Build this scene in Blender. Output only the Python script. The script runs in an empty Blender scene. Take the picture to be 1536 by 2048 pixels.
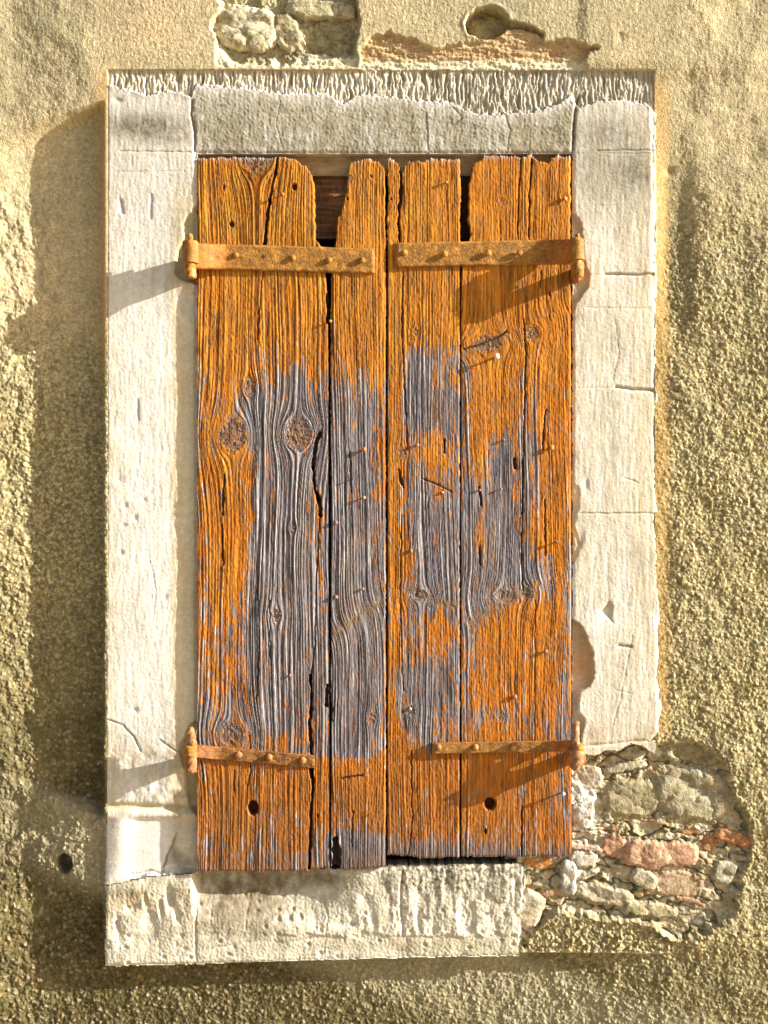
import bpy, math
import numpy as np
C = bpy.context.scene
R = math.radians
D = 2.6            # camera distance in metres; one photo pixel is about 1 mm on the face of the stone frame

# ------------------------------------------------------------------ camera, sky, sun, exposure
cam_d = bpy.data.cameras.new('camera'); cam = bpy.data.objects.new('camera', cam_d)
C.collection.objects.link(cam); C.camera = cam
cam.location = (0, -D, 0); cam.rotation_euler = (R(90), 0, 0)
cam_d.sensor_fit = 'HORIZONTAL'; cam_d.sensor_width = 36; cam_d.lens = 36 * D / 1.536
cam_d.clip_end = 200; cam_d.clip_start = 0.05
SUN = np.array([4.45, -1.0, 1.76]); SUN = SUN / np.linalg.norm(SUN)      # direction towards the sun
w = bpy.data.worlds.new('World'); C.world = w; w.use_nodes = True
nt = w.node_tree; nt.nodes.clear()
sky = nt.nodes.new('ShaderNodeTexSky'); sky.sky_type = 'NISHITA'; sky.sun_disc = False
sky.sun_elevation = math.asin(SUN[2]); sky.sun_rotation = math.atan2(SUN[0], SUN[1])
sky.dust_density = 4.0; sky.air_density = 1.0; sky.ozone_density = 0.6
bg = nt.nodes.new('ShaderNodeBackground'); bg.inputs[1].default_value = 0.066
wo = nt.nodes.new('ShaderNodeOutputWorld')
nt.links.new(sky.outputs[0], bg.inputs[0]); nt.links.new(bg.outputs[0], wo.inputs[0])
sl = bpy.data.lights.new('sun', 'SUN'); sl.energy = 5.0; sl.angle = R(0.55); sl.color = (1.0, 0.95, 0.87)
so = bpy.data.objects.new('sun', sl); C.collection.objects.link(so)
from mathutils import Vector
so.rotation_euler = Vector(-SUN).to_track_quat('-Z', 'Y').to_euler()
so.location = tuple(SUN * 5)
C.view_settings.view_transform = 'Standard'; C.view_settings.look = 'None'
C.view_settings.gamma = 1.0; C.view_settings.use_curve_mapping = False
C.view_settings.exposure = 1.28

# ------------------------------------------------------------------ noise toolbox (arrays in millimetres)
f4 = np.float32
_ang = np.linspace(0, 2 * np.pi, 256, endpoint=False); _gx = np.cos(_ang).astype(f4); _gy = np.sin(_ang).astype(f4)
def hsh(ix, iy, s):
    h = (ix.astype(np.int64) * 374761393 + iy.astype(np.int64) * 668265263 + s * 2246822519) & 0xffffffff
    h = ((h ^ (h >> 13)) * 1274126177) & 0xffffffff
    return h ^ (h >> 16)
def h01(ix, iy, s): return ((hsh(ix, iy, s) & 0xffffff) / 16777216.0).astype(f4)
def noise(x, y, s=0):
    x = np.asarray(x, f4); y = np.asarray(y, f4)
    x, y = np.broadcast_arrays(x, y)
    ix = np.floor(x).astype(np.int64); iy = np.floor(y).astype(np.int64)
    fx = (x - ix).astype(f4); fy = (y - iy).astype(f4)
    u = fx * fx * fx * (fx * (fx * 6 - 15) + 10); v = fy * fy * fy * (fy * (fy * 6 - 15) + 10)
    def g(dx, dy):
        k = hsh(ix + dx, iy + dy, s) & 255
        return _gx[k] * (fx - dx) + _gy[k] * (fy - dy)
    a = g(0, 0) * (1 - u) + g(1, 0) * u; b = g(0, 1) * (1 - u) + g(1, 1) * u
    return (a * (1 - v) + b * v) * 1.5
def fbm(x, y, o=4, s=0, gain=0.5):
    t = 0; a = 1.0; n = 0
    for k in range(o):
        t = t + a * noise(x * 2.03 ** k + 17.3 * k, y * 2.03 ** k - 9.1 * k, s + k * 7); n += a * a; a *= gain
    return t / math.sqrt(n)
def worley(x, y, s=0):
    ix = np.floor(x).astype(np.int64); iy = np.floor(y).astype(np.int64)
    F1 = np.full(x.shape, 9.0, f4); F2 = F1.copy(); ID = np.zeros(x.shape, f4)
    for dx in (-1, 0, 1):
        for dy in (-1, 0, 1):
            cx = ix + dx; cy = iy + dy
            px = cx + h01(cx, cy, s); py = cy + h01(cx, cy, s + 1)
            d = np.sqrt((px - x) ** 2 + (py - y) ** 2).astype(f4)
            nearer = d < F1
            F2 = np.where(nearer, F1, np.minimum(F2, d))
            ID = np.where(nearer, h01(cx, cy, s + 2), ID); F1 = np.where(nearer, d, F1)
    return F1, F2, ID
def ss(a, b, x):
    t = np.clip((x - a) / (b - a), 0, 1); return t * t * (3 - 2 * t)
def mix(a, b, t): return a * (1 - t) + b * t
def mixc(c, col, t):
    t = np.clip(t, 0, 1)[..., None]; return c * (1 - t) + np.asarray(col, f4) * t
def sdist(X, Y, pts, closed=False):
    best = np.full(X.shape, 1e9, f4); n = len(pts)
    for i in range(n if closed else n - 1):
        (x0, y0), (x1, y1) = pts[i], pts[(i + 1) % n]
        ex, ey = x1 - x0, y1 - y0; L = ex * ex + ey * ey + 1e-9
        t = np.clip(((X - x0) * ex + (Y - y0) * ey) / L, 0, 1)
        best = np.minimum(best, (X - x0 - t * ex) ** 2 + (Y - y0 - t * ey) ** 2)
    return np.sqrt(best)
def sdpoly(X, Y, pts):
    d = sdist(X, Y, pts, True); ins = np.zeros(X.shape, bool); n = len(pts)
    for i in range(n):
        (x0, y0), (x1, y1) = pts[i], pts[(i + 1) % n]
        if y0 == y1: continue
        c = ((y0 > Y) != (y1 > Y)) & (X < (x1 - x0) * (Y - y0) / (y1 - y0) + x0)
        ins ^= c
    return np.where(ins, -d, d)
def blob(X, Y, cx, cy, rx, ry, a=0.0, p=2):
    c, s = math.cos(R(a)), math.sin(R(a)); dx = X - cx; dy = Y - cy
    u = (dx * c + dy * s) / rx; v = (-dx * s + dy * c) / ry
    return np.exp(-(np.abs(u) ** p + np.abs(v) ** p))
def gr(x0, x1, y0, y1, sx, sy):
    xs = np.arange(x0, x1 + sx * .5, sx, dtype=f4); ys = np.arange(y0, y1 + sy * .5, sy, dtype=f4)
    return np.meshgrid(xs, ys)

# ------------------------------------------------------------------ materials
def mat(name, rough=0.9, n1=(180, 0.25), n2=(700, 0.2), bump=(900, 0.25, 0.001), spec=0.25, stretch=(1, 1, 1), metal=0.0):
    m = bpy.data.materials.new(name); m.use_nodes = True; t = m.node_tree; L = t.links
    P = t.nodes['Principled BSDF']; P.inputs['Roughness'].default_value = rough
    P.inputs['Specular IOR Level'].default_value = spec; P.inputs['Metallic'].default_value = metal
    at = t.nodes.new('ShaderNodeAttribute'); at.attribute_name = 'Col'
    tc = t.nodes.new('ShaderNodeTexCoord'); mp = t.nodes.new('ShaderNodeMapping'); mp.inputs['Scale'].default_value = stretch
    L.new(tc.outputs['Object'], mp.inputs[0]); last = at.outputs['Color']
    for sc, am in (n1, n2):
        n = t.nodes.new('ShaderNodeTexNoise'); n.inputs['Scale'].default_value = sc; n.inputs['Detail'].default_value = 4
        L.new(mp.outputs[0], n.inputs['Vector'])
        r = t.nodes.new('ShaderNodeMapRange'); r.inputs[1].default_value = .3; r.inputs[2].default_value = .7
        r.inputs[3].default_value = 1 - am; r.inputs[4].default_value = 1 + am
        L.new(n.outputs['Fac'], r.inputs[0])
        mx = t.nodes.new('ShaderNodeVectorMath'); mx.operation = 'SCALE'
        L.new(last, mx.inputs[0]); L.new(r.outputs[0], mx.inputs['Scale']); last = mx.outputs[0]
    L.new(last, P.inputs['Base Color'])
    n = t.nodes.new('ShaderNodeTexNoise'); n.inputs['Scale'].default_value = bump[0]; n.inputs['Detail'].default_value = 3
    L.new(mp.outputs[0], n.inputs['Vector'])
    b = t.nodes.new('ShaderNodeBump'); b.inputs['Strength'].default_value = bump[1]; b.inputs['Distance'].default_value = bump[2]
    L.new(n.outputs['Fac'], b.inputs['Height']); L.new(b.outputs[0], P.inputs['Normal'])
    return m
M_plaster = mat('plaster', 0.95, (160, .16), (420, .30), (380, .8, .0018))
M_stone = mat('limestone', 0.9, (90, 0.10), (420, 0.12), (420, 0.5, 0.001))
M_rubble = mat('rubble_mortar', 0.92, (90, 0.28), (420, 0.3), (400, .9, .0016))
M_brick = mat('brick', 0.92, (110, 0.3), (420, 0.25), (400, .8, .0012))
M_wood = mat('weathered_wood', 0.85, (90, 0.22), (420, 0.25), (450, 0.4, 0.0008), 0.2, (1, 1, 0.12))
M_iron = mat('painted_iron', 0.7, (60, 0.3), (300, 0.3), (260, 0.7, 0.0016), 0.35)
M_dark = mat('dark_recess', 0.95)

# ------------------------------------------------------------------ object helpers
ORG = {}
def origin(p): return ORG.get(p.name, np.zeros(3)) if p else np.zeros(3)
def link(o, parent, org):
    C.collection.objects.link(o)
    if parent: o.parent = parent
    ORG[o.name] = org
def thing(name, label, cat, loc, group=None):
    o = bpy.data.objects.new(name, None); C.collection.objects.link(o); o.location = loc; o.empty_display_size = .05
    ORG[o.name] = np.array(loc, float); tag(o, label, cat, group); return o
def tag(o, label, cat, group=None):
    o['label'] = label; o['category'] = cat; o['kind'] = 'thing'
    if group: o['group'] = group
def raw(name, V, Q, col, material, parent=None, smooth=None):
    """V (n,3) in world metres, Q list/array of quads (or ragged list), col (n,3) albedo."""
    org = origin(parent)
    me = bpy.data.meshes.new(name)
    V = np.asarray(V, np.float64) - org
    if isinstance(Q, np.ndarray):
        me.vertices.add(len(V)); me.vertices.foreach_set('co', V.astype(f4).ravel())
        me.loops.add(Q.size); me.loops.foreach_set('vertex_index', Q.astype(np.int32).ravel())
        me.polygons.add(len(Q)); me.polygons.foreach_set('loop_start', np.arange(0, Q.size, 4, dtype=np.int32))
        sm = np.ones(len(Q), bool) if smooth is None else smooth
        me.polygons.foreach_set('use_smooth', sm); me.update(calc_edges=True); me.validate()
    else:
        me.from_pydata([tuple(v) for v in V], [], Q); me.update()
        me.polygons.foreach_set('use_smooth', np.full(len(Q), True if smooth is None else smooth))
    a = me.attributes.new('Col', 'FLOAT_COLOR', 'POINT')
    c = np.ones((len(V), 4), f4); c[:, :3] = col
    a.data.foreach_set('color', c.ravel())
    me.materials.append(material)
    o = bpy.data.objects.new(name, me); link(o, parent, org); return o
def sheet(name, X, Y, H, keep, back, col, material, parent=None, side_col=0.75):
    """Carved relief: a height field H (mm towards the viewer of the wall) over X, Y, with real sides running back."""
    ny, nx = X.shape; idx = np.arange(ny * nx).reshape(ny, nx)
    a = idx[:-1, :-1]; b = idx[:-1, 1:]; c = idx[1:, 1:]; d = idx[1:, :-1]
    k = keep[:-1, :-1] if keep is not None else np.ones(a.shape, bool)
    Q = np.stack([a[k], d[k], c[k], b[k]], 1)
    used = np.unique(Q); remap = np.full(ny * nx, -1); remap[used] = np.arange(len(used)); Q = remap[Q]
    x = X.ravel()[used]; y = Y.ravel()[used]; h = H.ravel()[used]; cc = col.reshape(-1, 3)[used]
    V = np.stack([(x - 768) / 1000, -h / 1000, (1024 - y) / 1000], 1); sm = np.ones(len(Q), bool)
    if back is not None:
        E = np.concatenate([Q[:, [0, 1]], Q[:, [1, 2]], Q[:, [2, 3]], Q[:, [3, 0]]])
        key = E.min(1).astype(np.int64) * (len(V) + 1) + E.max(1)
        _, inv, cnt = np.unique(key, return_inverse=True, return_counts=True)
        B = E[cnt[inv] == 1]
        bv = np.unique(B); m = np.full(len(V), -1); m[bv] = np.arange(len(bv)); n0 = len(V); nb = len(bv)
        top = V[bv]; steps = [top]
        Vb = top.copy(); Vb[:, 1] = (-(h[bv] - back[1]) / 1000) if back[0] == 'rel' else -back[1] / 1000
        mid = top * .5 + Vb * .5
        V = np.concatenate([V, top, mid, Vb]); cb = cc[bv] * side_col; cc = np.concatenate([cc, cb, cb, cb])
        u = n0 + m[B[:, 0]]; v = n0 + m[B[:, 1]]
        Q = np.concatenate([Q, np.stack([v, u, u + nb, v + nb], 1), np.stack([v + nb, u + nb, u + 2 * nb, v + 2 * nb], 1)])
        sm = np.concatenate([sm, np.zeros(2 * len(B), bool)])
    return raw(name, V, Q, cc, material, parent, sm)
def W(px, py, h):
    """point h mm in front of the frame face that appears over photo pixel px, py"""
    k = (D - h / 1000) / D
    return np.array([(px - 768) / 1000 * k, -h / 1000, (1024 - py) / 1000 * k])
def lathe(prof, o, ax, seg=20, rough=0.0, seed=1):
    """prof = [(r, s)] along axis ax (unit) from o, metres -> V, faces"""
    ax = np.array(ax, float); ax /= np.linalg.norm(ax)
    t = np.array([0, 0, 1.0]) if abs(ax[2]) < .9 else np.array([1.0, 0, 0])
    e1 = np.cross(ax, t); e1 /= np.linalg.norm(e1); e2 = np.cross(ax, e1); V = []; F = []
    for i, (r, s) in enumerate(prof):
        for k in range(seg):
            a = 2 * math.pi * k / seg
            n = 1 + rough * float(noise(np.array([math.cos(a) * 1.3 + seed * 5]), np.array([math.sin(a) * 1.3 + s * 120]), seed)[0])
            V.append(o + ax * s + (e1 * math.cos(a) + e2 * math.sin(a)) * r * n)
    for i in range(len(prof) - 1):
        for k in range(seg):
            a = i * seg + k; b = i * seg + (k + 1) % seg
            F.append((a, b, b + seg, a + seg))
    F.append(tuple(range(seg))[::-1]); F.append(tuple((len(prof) - 1) * seg + k for k in range(seg)))
    return V, F
def join(*parts):
    V = []; F = []
    for v, f in parts:
        n = len(V); V += list(v); F += [tuple(i + n for i in q) for q in f]
    return V, F
def box(x0, x1, y0, y1, z0, z1):
    V = [np.array(p, float) for p in ((x0,y0,z0),(x1,y0,z0),(x1,y1,z0),(x0,y1,z0),(x0,y0,z1),(x1,y0,z1),(x1,y1,z1),(x0,y1,z1))]
    return V, [(0,3,2,1),(4,5,6,7),(0,1,5,4),(1,2,6,5),(2,3,7,6),(3,0,4,7)]

# unseen sheet added below the frame: warm bounce light to fill the shadows
xg, yg = np.meshgrid(np.linspace(-40, 40, 60), np.linspace(-40, .05, 40)); ig = np.arange(xg.size).reshape(xg.shape)
Vg = np.stack([xg.ravel(), yg.ravel(), np.full(xg.size, -1.45) + .01 * noise(xg.ravel(), yg.ravel(), 2)], 1)
Qg = np.stack([ig[:-1, :-1].ravel(), ig[:-1, 1:].ravel(), ig[1:, 1:].ravel(), ig[1:, :-1].ravel()], 1)
gnd = raw('bounce_ground', Vg, Qg, np.tile(np.array([[.38, .30, .19]]), (len(Vg), 1)), M_plaster); gnd['kind'] = 'structure'
# ================================================================== THE PLASTER WALL
def axis(a, b, lo, hi, step):
    core = list(np.arange(a, b + .1, step)); s = step; v = a; pre = []
    while v > lo: s *= 1.12; v -= s; pre.append(v)
    s = step; v = b; post = []
    while v < hi: s *= 1.12; v += s; post.append(v)
    return np.array(pre[::-1] + core + post, f4)
X, Y = np.meshgrid(axis(-30, 1570, -1100, 2650, 1.55), axis(-30, 2080, -900, 3000, 1.55))
RUB = [(1030,1712),(1120,1700),(1140,1600),(1138,1500),(1180,1470),(1310,1485),(1330,1478),(1375,1477),(1410,1487),(1446,1512),(1462,1545),(1468,1580),(1490,1612),
       (1508,1655),(1512,1690),(1490,1760),(1478,1830),(1440,1860),(1395,1885),(1340,1886),(1310,1862),(1280,1850),(1200,1845),(1120,1830),(1090,1850),(1048,1900),(1030,1880)]
TOP = [(424,-200),(436,20),(420,45),(428,80),(430,136),(716,138),(712,95),(722,40),(716,-10),(718,-200)]
BAND = [(716,96),(738,72),(775,62),(820,74),(870,95),(925,82),(990,62),(1010,40),(1040,48),(1072,60),(1090,82),(1130,76),(1168,86),(1203,94),(1185,108),(1168,124),(1176,134),(1170,142),(716,142)]
wob = 6 * fbm(X / 22, Y / 22, 3, 11); wob2 = 6 * fbm(X / 22, Y / 22, 3, 12)
dR = sdpoly(X + wob, Y + wob2, RUB); dT = sdpoly(X + wob * .8, Y + wob2 * .8, TOP); dB = sdpoly(X + wob, Y + wob2, BAND)
# large form
t = np.maximum(210 - X, 0)
hA = -12 * ss(0, 230, t); hB = -38 * ss(0, 14, t) + 26 * ss(115, 320, t)
yl = 203 + 0.405 * t; wd = 5 + 0.12 * t
hL = mix(hA, hB, ss(-1, 1, (Y - yl) / wd))
bul = ss(1610, 1650, Y + .35 * (210 - X)) * ss(1840, 1770, Y + .35 * (210 - X)) * ss(330, 60, t)
hL = mix(hL, -9 - 20 * ss(0, 330, t), bul * .8)
hRt = -5 - 6 * ss(0, 300, np.maximum(X - 1320, 0)) * ss(400, 900, Y) + 7 * blob(X, Y, 1700, 1000, 500, 900)
hRt = hRt - 9 * blob(X, Y, 1352, 470, 34, 170, 0, 3)
side = ss(500, 1000, X)
base = mix(hL, hRt, side)
topb = 1.5 * ss(208, 300, X) + 3.5 * ss(1150, 1180, X) * ss(1560, 1318, X)
base = np.where((Y < 200) & (X > 208), mix(base, topb, ss(170, 120, Y)), base)
bot = mix(-38, -13, ss(1060, 1420, X)); base = mix(base, bot, ss(1870, 1925, Y) * ss(40, 150, X))
base += 4.5 * fbm(X / 130, Y / 130, 4, 3) * ss(0, 60, np.abs(X - 768) - 560)
base += 3.5 * fbm(X / 26, Y / 30, 4, 14, .6) * ss(60, 120, 210 - X) * ss(330, 420, Y)
# texture weights
coarse = np.clip(mix(ss(520, 900, Y), ss(250, 620, Y), side), 0, 1)
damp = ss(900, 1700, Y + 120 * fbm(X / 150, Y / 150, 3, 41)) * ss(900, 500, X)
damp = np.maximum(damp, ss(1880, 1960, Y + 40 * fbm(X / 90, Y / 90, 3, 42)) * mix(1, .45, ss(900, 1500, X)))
fine = fbm(X / 6.5, Y / 9, 3, 5)
vert = fbm(X / 6, Y / 26, 2, 6) * ss(300, 100, Y) + 0 * X
lump = fbm(X / 13, Y / 13, 3, 8, .55)
big = fbm(X / 45, Y / 45, 2, 9)
F1, F2, ID = worley(X / 6.5, Y / 6.5, 20)
grain = np.sqrt(np.clip(0.2 - F1 * F1 * (.6 + ID), 0, 1)) * (.3 + ID)
F1b, F2b, IDb = worley(X / 13, Y / 13, 25)
pit = np.clip(.32 - F1b, 0, 1) * (IDb > .55)
F1d, F2d, IDd = worley(X / 5.2 + .15 * fine, Y / 5.2, 36)
gr3 = np.sqrt(np.clip(.25 - F1d * F1d * (.5 + IDd), 0, 1)) * ss(.1, 1, IDd)
F1c, F2c, IDc = worley(X / 10.5 + .25 * fine, Y / 10.5 + .2 * lump, 27)
gr2 = np.sqrt(np.clip(.22 - F1c * F1c * (.5 + IDc), 0, 1)) * ss(.25, 1, IDc)
patch = fbm(X / 48, Y / 60, 4, 28, .6)
T = (0.42 * fine + .22 * vert) * (1 - .3 * coarse) + .22 * patch * (1 - coarse) + coarse * (.75 * lump + 1.3 * grain + 2.6 * gr3 + 5.0 * gr2 * (1 + .5 * patch) - 2.2 * pit) + 2.0 * patch * coarse + .95 * gr3 * (1 - coarse)
T *= mix(1, 1.0, damp)
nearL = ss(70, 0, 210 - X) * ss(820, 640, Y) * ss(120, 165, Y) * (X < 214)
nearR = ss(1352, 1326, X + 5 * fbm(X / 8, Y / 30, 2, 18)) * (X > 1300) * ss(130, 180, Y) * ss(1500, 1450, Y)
T *= (1 - .6 * nearL) * (1 - .6 * nearR)
H = base + T
# low ridge where the missing end of the sill was
rdg = np.exp(-((Y - 1909 - 2 * noise(X / 60, X * 0, 4)) / 3.0) ** 2) * ss(1040, 1050, X) * ss(1350, 1330, X)
H += 4 * rdg
low = ss(1830, 1870, Y) * ss(1912, 1908, Y) * ss(1035, 1045, X) * ss(1400, 1330, X); H = mix(H, -11 + 1.5 * T, low * (dR > 0))
# hole in the left wall
ell = np.sqrt(((X - 124) / 15) ** 2 + ((Y - 1733) / 19) ** 2); H = np.where(ell < 1.5, mix(H, H - 45, ss(1.15, .85, ell)), H)
for (cx, cy, rx, ry, dp) in ((1340,340,10,9,5),(1400,395,9,6,4),(1240,75,8,14,2),(20,600,12,16,6),(225,1000,3,3,1),(1110,20,8,6,0)):
    H -= dp * blob(X, Y, cx, cy, rx, ry)
# small white lumps of mortar
for (cx, cy, r, dp) in ((200,1640,9,7),(196,1662,6,5),(188,1650,5,5),(10,590,10,4),(22,632,12,5)):
    H += dp * blob(X, Y, cx, cy, r, r, 0, 3)
# colour of the plaster
n_big = fbm(X / 120, Y / 120, 4, 31); n_mid = fbm(X / 28, Y / 28, 3, 33)
col = np.zeros(X.shape + (3,), f4) + np.array([.57, .475, .285], f4)
col = mixc(col, (.50, .435, .215), coarse * .9)
col = mixc(col, (.42, .37, .22), .45 + .6 * n_big)
col = mixc(col, (.60, .47, .28), .9 * blob(X, Y, 300, 60, 90, 60) + .5 * blob(X, Y, 90, 560, 130, 110) + .25 * noise(X / 60, Y / 60, 2))
col = mixc(col, (.34, .32, .21), .2 * blob(X, Y, 60, 60, 120, 130) + .4 * blob(X, Y, 1000, 10, 150, 60))
col = mixc(col, (.23, .21, .12), blob(X, Y, 1352, 500, 32, 160, 0, 3) * .8)
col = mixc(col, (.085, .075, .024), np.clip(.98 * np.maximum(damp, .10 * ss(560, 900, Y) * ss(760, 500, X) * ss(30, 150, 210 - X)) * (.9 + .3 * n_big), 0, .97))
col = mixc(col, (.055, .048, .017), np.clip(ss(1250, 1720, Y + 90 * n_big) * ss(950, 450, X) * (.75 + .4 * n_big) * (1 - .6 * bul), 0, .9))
sp = (ID - .5)
col *= (1 + (.22 + .275 * coarse) * sp + .10 * n_mid)[..., None]
col = mixc(col, (.50, .44, .30), np.clip(gr2 * 2.2, 0, 1) * (IDc > .45) * (.30 * coarse + .45 * damp) * (.8 + .5 * n_mid)); col = mixc(col, (.17, .135, .055), ss(.40, .60, F1d) * (.5 * coarse + .15)); col = mixc(col, (.17, .125, .05), coarse * ss(.34, .6, F1c + .1 * patch) * .55); col = col * (1 + .30 * (IDd - .5) * (.4 + coarse))[..., None]
drk = (ID < .13) & (F1 < .38); col = mixc(col, (.09, .07, .045), drk * (.12 + .22 * coarse))
brn = (ID > .5) & (ID < .56) & (F1 < .4); col = mixc(col, (.40, .22, .09), brn * .5 * coarse)
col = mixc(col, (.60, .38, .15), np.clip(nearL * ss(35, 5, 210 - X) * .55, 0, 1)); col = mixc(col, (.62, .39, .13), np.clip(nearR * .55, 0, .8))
col = mixc(col, (.66, .60, .44), rdg * .8)
col = mixc(col, (.50, .45, .30), bul * .45)

def facet(x, y, sx, sy, sd, warp=.35):
    u = x / sx + warp * noise(x / sx * 1.3, y / sy * 1.3, sd + 50); v = y / sy + warp * noise(x / sx * 1.3 + 9, y / sy * 1.3, sd + 51)
    ix = np.floor(u).astype(np.int64); iy = np.floor(v).astype(np.int64); best = np.full(x.shape, -1e9, f4)
    for a in (-1, 0, 1):
        for b in (-1, 0, 1):
            cx = ix + a; cy = iy + b; px = cx + h01(cx, cy, sd); py = cy + h01(cx, cy, sd + 1)
            gx = (h01(cx, cy, sd + 2) - .5) * 1.6; gy = (h01(cx, cy, sd + 3) - .5) * 1.6; d2 = (u - px) ** 2 + (v - py) ** 2
            best = np.maximum(best, (gx * (u - px) + gy * (v - py) - .55 * d2 + .5 * (h01(cx, cy, sd + 4) - .5)).astype(f4))
    return best
# --- masonry at lower right: mortar bed, bricks and stones
def rub_bed(seed): return fbm(X / 40, Y / 26, 4, seed, .6)
bed = rub_bed(51); fr = 1 - np.abs(fbm(X / 16, Y / 12, 3, 57))
mort = -20 + 6.5 * bed + 5 * facet(X, Y, 34, 20, 61) + 1.5 * facet(X, Y, 11, 9, 62) + .7 * fbm(X / 6, Y / 6, 3, 53)
crv = np.clip(1 - np.abs(fbm(X / 55, Y / 34, 3, 58)) * 6, 0, 1); mort -= 6 * crv
mcol = np.zeros_like(col) + np.array([.50, .44, .29], f4); mcol = mixc(mcol, (.30, .25, .13), .45 + .9 * bed); mcol = mixc(mcol, (.66, .62, .50), fbm(X / 25, Y / 25, 3, 55) * 1.1 - .1)
mcol = mixc(mcol, (.10, .075, .04), crv * .85); mcol = mixc(mcol, (.55, .30, .16), (fbm(X / 30, Y / 18, 3, 59) - .35) * 1.6)
edge = ss(0, -15, dR); H = np.where(dR < 0, mix(H, mort, edge), H); col = np.where((dR < 0)[..., None], mix(col, mcol, edge[..., None]), col)
H += 2.2 * np.exp(-((dR - 3) / 3) ** 2) * (X > 1330) * (.4 + fbm(X / 9, Y / 9, 2, 60))
own = np.where(dR < -4, 1, 0); own = np.where(dT < 0, 2, own)
ST = [  # kind, cx, cy, rx, ry, rot, front, relief, colour, facet amplitude
 ('stone', 1268,1602,60,40,-3,-14,10,(.36,.32,.20),3.5), ('stone',1392,1592,84,56,8,-13,13,(.43,.40,.28),5),
 ('stone',1178,1562,34,24,-12,-12,9,(.58,.46,.36),3), ('stone',1165,1622,26,44,8,-9,13,(.74,.70,.62),6), ('stone',1255,1538,44,9,-9,-12,8,(.58,.53,.42),2),
 ('stone',1392,1508,70,26,12,-20,7,(.34,.29,.17),4),
 ('brick',1232,1697,26,24,10,-15,8,(.50,.21,.13),2.5), ('brick',1300,1714,48,28,4,-9,12,(.62,.32,.23),3.5), ('brick',1362,1712,44,24,3,-12,10,(.58,.30,.20),3),
 ('brick',1472,1680,42,13,14,-12,9,(.52,.17,.05),3), ('brick',1425,1690,17,20,-20,-20,8,(.40,.12,.04),4), ('brick',1388,1668,20,10,-10,-20,6,(.46,.20,.08),2), ('brick',1242,1664,18,9,10,-20,6,(.50,.27,.10),2),
 ('brick',1362,1775,60,30,4,-17,9,(.54,.38,.26),2.5), ('stone',1452,1748,26,26,20,-12,14,(.52,.50,.40),4),
 ('brick',1082,1730,36,13,2,-20,10,(.60,.22,.04),2.5), ('stone',1092,1762,52,17,0,-24,6,(.27,.23,.13),1.5), ('stone',1058,1822,32,38,30,-8,12,(.60,.54,.42),4),
 ('brick',1118,1791,38,9,-5,-14,8,(.50,.26,.13),2), ('stone',1300,1824,60,14,8,-10,9,(.50,.44,.28),3), ('stone',1290,1762,30,16,30,-9,8,(.64,.58,.46),3), ('stone',1170,1722,30,16,5,-10,9,(.58,.50,.42),4),
 ('stone',1215,1795,58,20,10,-12,8,(.55,.50,.38),4), ('stone',1385,1838,50,22,8,-22,9,(.34,.32,.26),4), ('brick',1385,1808,34,5,14,-16,6,(.42,.20,.11),1.5), ('brick',1170,1700,40,6,8,-10,7,(.56,.30,.20),1.5),
 ('stone',1152,1590,17,26,4,-6,9,(.76,.72,.66),5), ('stone',1140,1760,16,36,0,-7,12,(.66,.62,.54),5), ('stone',1218,1632,34,11,10,-20,7,(.38,.33,.18),3),
 # the hollow above the lintel
 ('stone', 492,52,66,46,8,-9,15,(.60,.53,.36),6), ('stone',575,60,24,40,-25,-11,10,(.50,.43,.28),4), ('stone',660,70,50,44,5,-24,6,(.33,.29,.17),3), ('stone',640,14,72,20,4,-10,12,(.46,.42,.26),4)]
bedT = fbm(X / 36, Y / 30, 4, 71, .6); mT = -24 + 6 * bedT + 2.5 * fbm(X / 7, Y / 7, 3, 73)
ledge = ss(95, 122, Y + 8 * fbm(X / 25, Y / 25, 3, 75) - 14 * ss(430, 470, X) * ss(640, 560, X) + 20 * ss(470, 440, X)); mT = mix(mT, -5 + 3 * fbm(X / 12, Y / 9, 3, 77), ledge)
eT = ss(0, -9, dT); H = np.where(dT < 0, mix(H, mT, eT), H)
cT = np.zeros_like(col) + np.array([.44, .39, .24], f4); cT = mixc(cT, (.26, .22, .12), .3 + 1.1 * bedT); cT = mixc(cT, (.62, .55, .38), ledge)
col = np.where((dT < 0)[..., None], mix(col, cT, eT[..., None]), col)
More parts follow.
